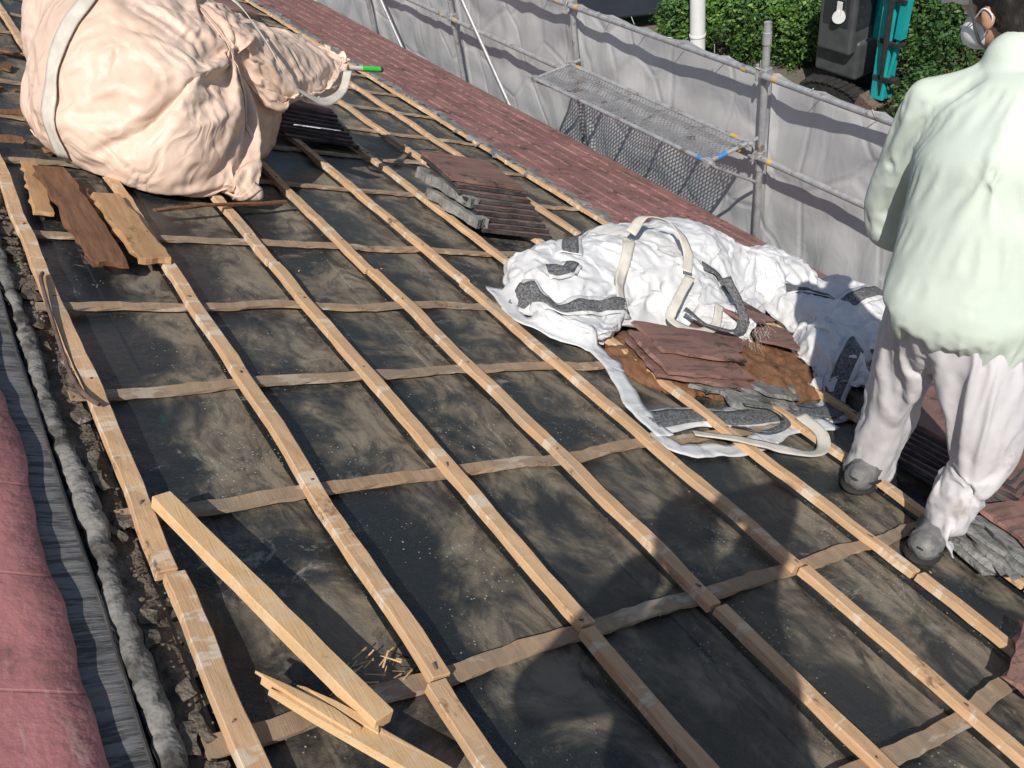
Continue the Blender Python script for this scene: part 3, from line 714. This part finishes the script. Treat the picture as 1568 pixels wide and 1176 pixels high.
body('construction_worker',J,(.97,.2,0),face=(.0,.93,-.42),bulk=1.08)
J=dict(pel=V((.42,-.34,.66)),hipL=V((.34,-.33,.6)),hipR=V((.51,-.33,.6)),kneL=V((.29,-.28,.2)),kneR=V((.56,-.28,.18)),
 ankL=R(.32,-.3,.12),ankR=R(.68,-.3,.12),che=V((.42,-.34,1.05)),nec=V((.42,-.32,1.24)),hea=V((.42,-.28,1.42)),
 shL=V((.25,-.31,1.17)),shR=V((.60,-.33,1.17)),elbL=V((.16,-.12,1.02)),elbR=V((.93,-.16,1.10)),wriL=V((.44,-.10,1.12)),wriR=V((.74,-.10,1.14)))
body('photographer',J,(.3,.95,0),face=(.45,.8,-.4),detail=False,seed=4,slim=.8)
# ------------------------------------------------------------------ SCAFFOLD
sc=empty('scaffolding',(4.7,5,-2))
posts=[-2.7,-.5,1.72,3.9,6.03,8.2,10.4,12.6]
mb=MB();cp=MB()
for y in posts:
    mb.tube((4.7,y,-6.5),(4.7,y,-.98),.0243,n=16)
    for z in(-1.30,-1.88,-3.4,-4.9):
        cp.box((4.7,y,z),(.075,.06,.055),eul(0,0,10));cp.tube((4.66,y+.03,z-.05),(4.66,y+.03,z+.06),.012)
    cp.tube((4.7,y,-1.12),(4.7,y,-1.04),.03);cp.tube((4.7,y,-2.0),(4.7,y,-1.93),.031)
mb.make('posts','galv',sc,smooth=False);bevel(cp.make('couplers','galv',sc),.006)
mb=MB()
for z in(-1.30,-1.88,-3.4,-4.9):
    for a,b in zip(posts,posts[1:]): mb.tube((4.66,a+.03,z+rnd(-.006,.006)),(4.66,b-.03,z+rnd(-.006,.006)),.0215,n=16)
for (a,b) in ((8.05,7.05),(10.3,9.4)): mb.tube((4.63,a,-1.25),(4.63,b,-2.65),.017,n=12)
mb.make('rails','galv',sc)
mk=MB();mk2=MB()
for y in posts:
    for z in(-1.30,-1.88):
        mk.tube((4.66,y-.15,z),(4.66,y-.11,z),.0228,n=16)
        mk2.tube((4.66,y+.12,z),(4.66,y+.155,z),.0228,n=16)
mk.make('yellow_bands','yel',sc);mk2.make('yellow_tape','yel',sc)
e=empty('scaffold_mesh_platform',(4.42,4.9,-1.76))
mb=MB();x0,x1,y0,y1,z=4.24,4.60,3.92,5.98,-1.76
mb.tube((x0,y0-.05,z),(x0,y1+.05,z),.015);mb.tube((x1,y0-.05,z),(x1,y1+.05,z),.015)
for y in(y0,y1): mb.tube((x0,y,z),(4.7,y,z),.014)
for i in range(1,5): mb.box(((x0+x1)/2,y0+(y1-y0)*i/5,z-.012),(x1-x0,.02,.016))
mb.make('frame','galv',e);mb=MB()
for i in range(-9,62):
    a=y0+i*.036
    for sg in(0,1):
        pa=[(x0,a),(x1,a+.30)] if sg==0 else [(x0,a+.30),(x1,a)]
        (xa,ya),(xb,yb)=pa
        def cl(x,y,x2,y2):
            if y<y0: t=(y0-y)/(y2-y);return(x+(x2-x)*t,y0)
            if y>y1: t=(y1-y)/(y2-y);return(x+(x2-x)*t,y1)
            return(x,y)
        if max(ya,yb)<y0 or min(ya,yb)>y1: continue
        A_=cl(xa,ya,xb,yb);B2=cl(xb,yb,xa,ya)
        if (V(A_)-V(B2)).length<.01: continue
        mb.beam((A_[0],A_[1],z+.004),(B2[0],B2[1],z+.004),.008,.004,seg=5,jit=0)
mb.make('expanded_mesh','galv',e)
mb=MB()
for y in(y0,y1):
    for x in(x0,x1): mb.box((x,y,z),(.05,.05,.045),jit=.003)
    mb.tube((x0,y,z-.02),(4.68,y,z-.33),.011)
mb.make('brackets','galv',e)
mb=MB();mb.tube((x0+.08,y0,z),(x0+.16,y0,z),.0165);mb.tube((x0,y0+.06,z),(x0,y0+.1,z),.0165);mb.make('blue_marks','blue',e)
mb=MB();mb.tube((x1,y0+.1,z),(x1,y0+.16,z),.0165);mb.tube((x1,y1-.16,z),(x1,y1-.1,z),.0165);mb.make('yellow_marks','yel',e)
e=empty('scaffold_sheeting',(4.78,5,-4))
for k,(a,b) in enumerate(zip(posts,posts[1:])):
    vs=[];fs=[];ny,nz=90,100
    for i in range(ny+1):
        for j in range(nz+1):
            u=i/ny;v=j/nz;y=a+(b-a)*u
            topz=-1.33-.03*abs(math.sin(u*math.pi*5))
            zz=topz+( -6.45-topz)*v
            x=4.775+.03*noise.noise(V((k*7,y*2.2,zz*1.1)))+.02*noise.noise(V((k*3,y*5+zz*2,zz*1.5)))+(1-abs(noise.noise(V((y*2.5+zz,zz*2.3,k))))*2.5)*.018
            if i in(0,ny): x=4.77+(.004 if i==0 else 0)
            vs.append((x,y,zz))
    m_=nz+1;fs=[(i*m_+j,(i+1)*m_+j,(i+1)*m_+j+1,i*m_+j+1) for i in range(ny) for j in range(nz)]
    obj('sheet_%d'%(k+1),vs,fs,'sheet',e,False,True)
mb=MB()
for a,b in zip(posts,posts[1:]):
    for i in range(6):
        y=a+(b-a)*i/5;mb.tube((4.66,y,-1.285),(4.77,y+.01,-1.36),.003,n=5);mb.tube((4.66,y,-1.27),(4.64,y+rnd(-.03,.03),-1.2+rnd(-.1,0)),.003,n=5)
mb.make('tie_cords','strap',e)
# ------------------------------------------------------------------ GROUND & BACKGROUND
g=obj('ground',[(-250,-250,-6.5),(250,-250,-6.5),(250,250,-6.5),(-250,250,-6.5)],[(0,1,2,3)],'ground')
def leaves(name,blobs,count,size,mat):
    e=empty(name,V(blobs[0][0]));vs=[];fs=[]
    tot=sum(r[0]*r[1]+r[0]*r[2] for c,r in blobs)
    for c,r in blobs:
        n=int(count*(r[0]*r[1]+r[0]*r[2])/tot)
        for i in range(n):
            d=V((random.gauss(0,1),random.gauss(0,1),random.gauss(0,1))).normalized()
            k=.72+.3*noise.noise(d*2.6+V(c))+.22*noise.noise(d*6+V(c)) + rnd(-.16,.16)
            p=V(c)+V((d.x*r[0],d.y*r[1],d.z*r[2]))*k
            a=V((rnd(-1,1),rnd(-1,1),rnd(-.6,.6))).normalized();b=a.cross(d+V((rnd(-.8,.8),rnd(-.8,.8),rnd(-.8,.8)))).normalized()
            s=size*rnd(.5,1.2);K=len(vs)
            vs+=[p-a*s,p+b*s*.5,p+a*s,p-b*s*.5];fs.append((K,K+1,K+2,K+3))
    obj('leaves',vs,fs,mat,e)
    mb=MB()
    for c,r in blobs:
        c=V(c)
        mb.tube((c.x,c.y,-6.5),c,.05,.03)
        for i in range(7):
            d=V((rnd(-1,1),rnd(-1,1),rnd(0,1))).normalized();mb.tube(c-V((0,0,r[2]*.5)),c+V((d.x*r[0],d.y*r[1],d.z*r[2]))*.7,.025,.008,n=6)
    mb.make('branches','old',e)
    return e
leaves('hedge',[((14.6+i*.75,15.5-i*.9,-5.6),(1.1,1.1,1.3)) for i in range(9)],55000,.06,'leaf')
leaves('bush',[((13.0,14.0,-5.8),(.8,.8,.8)),((13.9,12.9,-5.8),(.9,.9,.9)),((14.2,12.0,-5.9),(.8,.8,.8)),((14.9,13.2,-5.4),(1,1,1.1))],28000,.05,'leaf')
leaves('bush',[((15.0,11.6,-5.7),(.9,.9,1.0)),((15.8,10.4,-5.6),(1,1,1.1))],18000,.05,'leafd')
leaves('bush',[((12.9,8.2,-5.9),(.7,.7,.8)),((14.4,8.6,-5.6),(1.1,1.1,1.2)),((16.5,8.2,-5.4),(1.2,1.2,1.4)),((15.2,7.6,-5.5),(1.1,1.0,1.2))],30000,.05,'leafd')
for x,y,h_ in ((18,16,3.5),(21,12,4),(22,8,4),(15.5,20,4)):
    leaves('garden_tree',[((x,y,-6.5+h_),(1.8,1.8,1.7)),((x+1,y-.8,-6.9+h_),(1.3,1.2,1.1))],16000,.09,'leafd')
mb=MB()
for i in range(40):
    c=V((17+rnd(-.8,.8),9.0+rnd(-.8,.8),-4.3+rnd(-.4,.3)))
    for k in range(5): 
        a=k*1.256;mb.ball(c+V((math.cos(a)*.03,math.sin(a)*.03,0)),(.025,.025,.012),sub=1)
mb.make('azalea_flowers','white')
mb=MB();mb.tube((12.1,12.75,-6.5),(12.1,12.75,-1.5),.15,.13,24);
for z_ in(-5.5,-4.2,-3): mb.tube((12.1,12.75,z_),(12.1,12.75,z_+.04),.158,n=24)
mb.tube((12.1,12.75,-6.5),(12.1,12.75,-6.42),.24,n=24);mb.make('utility_pole','white')
e=empty('mini_excavator',(13.6,10.3,-6.5))
mb=MB()
for x in(13.15,14.15):
    for k in range(28):
        a=k/28*2*math.pi;mb.box((x,10.25+.65*math.cos(a),-6.28+.2*math.sin(a)),(.3,.12,.05))
    mb.box((x,10.25,-6.28),(.24,1.2,.34))
bevel(mb.make('tracks','sole',e),.02)
mb=MB();mb.box((13.8,10.35,-5.65),(1.2,.95,.7));mb.box((14.1,10.5,-5.25),(.6,.6,.5));bevel(mb.make('house_body','dgrey',e),.08,4)
mb=MB();mb.box((13.35,10.3,-4.7),(.62,.74,1.6));bevel(mb.make('cab','dgrey',e),.05,3)
mb=MB();mb.box((13.35,10.3,-4.6),(.635,.56,.9));mb.box((13.35,10.3,-4.6),(.45,.755,1.0));bevel(mb.make('cab_windows','glass',e),.02)
mb=MB();mb.tube((13.0,10.2,-4.85),(12.97,10.18,-4.85),.11,n=20);mb.box((12.99,10.2,-4.7),(.02,.1,.2));mb.make('work_lamp','white',e)
mb=MB();mb.beam((13.75,10.0,-5.5),(13.5,9.6,-3.4),.2,.26,seg=5,jit=0);mb.beam((13.5,9.6,-3.4),(13.2,9.25,-2.9),.18,.22,seg=5,jit=0)
mb.beam((13.15,9.25,-2.8),(13.02,9.15,-6.0),.26,.26,seg=5,jit=0,up=V((0,1,0)))
bevel(mb.make('boom_and_arm','teal',e),.02)
mb=MB();mb.beam((13.0,8.86,-3.0),(12.95,8.90,-4.9),.13,.13,seg=5,jit=0,up=V((0,1,0)));mb.tube((12.95,8.90,-4.8),(12.96,9.05,-5.8),.035);
mb.make('cylinder','teal',e)
mb=MB()
for k in range(3): mb.path(cat([(13.1-.05*k,9.0,-2.9),(12.84-.04*k,9.02,-4),(12.84-.04*k,9.04,-5),(12.90,9.1,-5.9)],6),.018)
for z_ in(-3.6,-4.3,-5.0,-5.6): mb.box((12.95,9.05,z_),(.16,.44,.05))
mb.make('hoses_and_clamps','sole',e)
mb=MB();mb.box((13.0,9.3,-6.2),(.5,.4,.45),eul(25,0,0))
for k in range(4): mb.box((12.82+k*.12,9.5,-6.42),(.05,.12,.08),eul(30,0,0))
bevel(mb.make('bucket','rust',e),.03)
e=empty('parked_car',(13.6,16.6,-6.5))
def car(c,ang):
    prof=[(-2.1,.35),(-2.15,.75),(-1.9,.95),(-1.35,1.02),(-.75,1.42),(.7,1.46),(1.5,1.05),(2.05,.9),(2.15,.55),(2.1,.3)]
    r=rz(ang);mb=MB();vs=[];n=len(prof)
    ws=[.78,.82,.82,.80,.62,.62,.78,.82,.82,.78]
    for sg in(-1,1):
        for (x,z),w in zip(prof,ws): vs.append(V(c)+r@V((x,sg*w,z)))
    fs=[(i,(i+1)%n,n+(i+1)%n,n+i) for i in range(n)]+[tuple(range(n))[::-1],tuple(range(n,2*n))]
    mb.add(vs,fs);bevel(mb.make('body','navy',e),.08,4)
    mb=MB()
    mb.add([V(c)+r@V(q) for q in[(-1.28,-.70,1.06),(-1.28,.70,1.06),(-.8,.58,1.405),(-.8,-.58,1.405)]],[(0,1,2,3)])
    mb.add([V(c)+r@V(q) for q in[(1.42,-.7,1.11),(1.42,.7,1.11),(.78,.58,1.45),(.78,-.58,1.45)]],[(3,2,1,0)])
    for sg in(-1,1): mb.add([V(c)+r@V(q) for q in[(-1.1,sg*.80,1.05),(1.2,sg*.80,1.08),(.65,sg*.66,1.40),(-.7,sg*.66,1.38)]],[(0,1,2,3)])
    mb.make('windows','glass',e)
    mb=MB()
    for x in(-1.35,1.35):
        for sg in(-1,1): mb.tube(V(c)+r@V((x,sg*.66,.32)),V(c)+r@V((x,sg*.86,.32)),.32,n=24)
    mb.make('wheels','sole',e)
car((13.6,16.6,-6.5),-35)
# ------------------------------------------------------------------ light, camera
trav=V((1.0,1.2,-1.9)).normalized()
sd=bpy.data.lights.new('sun','SUN');sd.energy=5.0;sd.angle=math.radians(.5);sd.color=(1,.955,.88)
so=bpy.data.objects.new('sun',sd);COL.objects.link(so);so.rotation_mode='QUATERNION';so.rotation_quaternion=trav.to_track_quat('-Z','Y');so.location=(-5,-8,12)
w=bpy.data.worlds.new('World');scene.world=w;w.use_nodes=True;nt_=w.node_tree;bg=nt_.nodes['Background'];sk=nt_.nodes.new('ShaderNodeTexSky');sk.sky_type='NISHITA';sk.sun_disc=False
el=math.asin(-trav.z);sk.sun_elevation=el;sk.sun_rotation=math.atan2(-trav.x,-trav.y);nt_.links.new(sk.outputs[0],bg.inputs[0]);bg.inputs[1].default_value=.09
scene.view_settings.view_transform='Standard';scene.view_settings.look='None';scene.view_settings.exposure=0
cd=bpy.data.cameras.new('camera');co=bpy.data.objects.new('camera',cd);COL.objects.link(co)
cd.sensor_width=36;cd.lens=f/1568*36;cd.clip_start=.02;cd.clip_end=1000
def toW(v): return V((v.dot(cX),v.dot(cY),v.dot(cZ)))
mw=Matrix((toW(V((1,0,0))),toW(V((0,-1,0))),toW(V((0,0,-1))))).transposed().to_4x4();mw.translation=CAM;co.matrix_world=mw
scene.camera=co
print('total',time.time()-T_0)
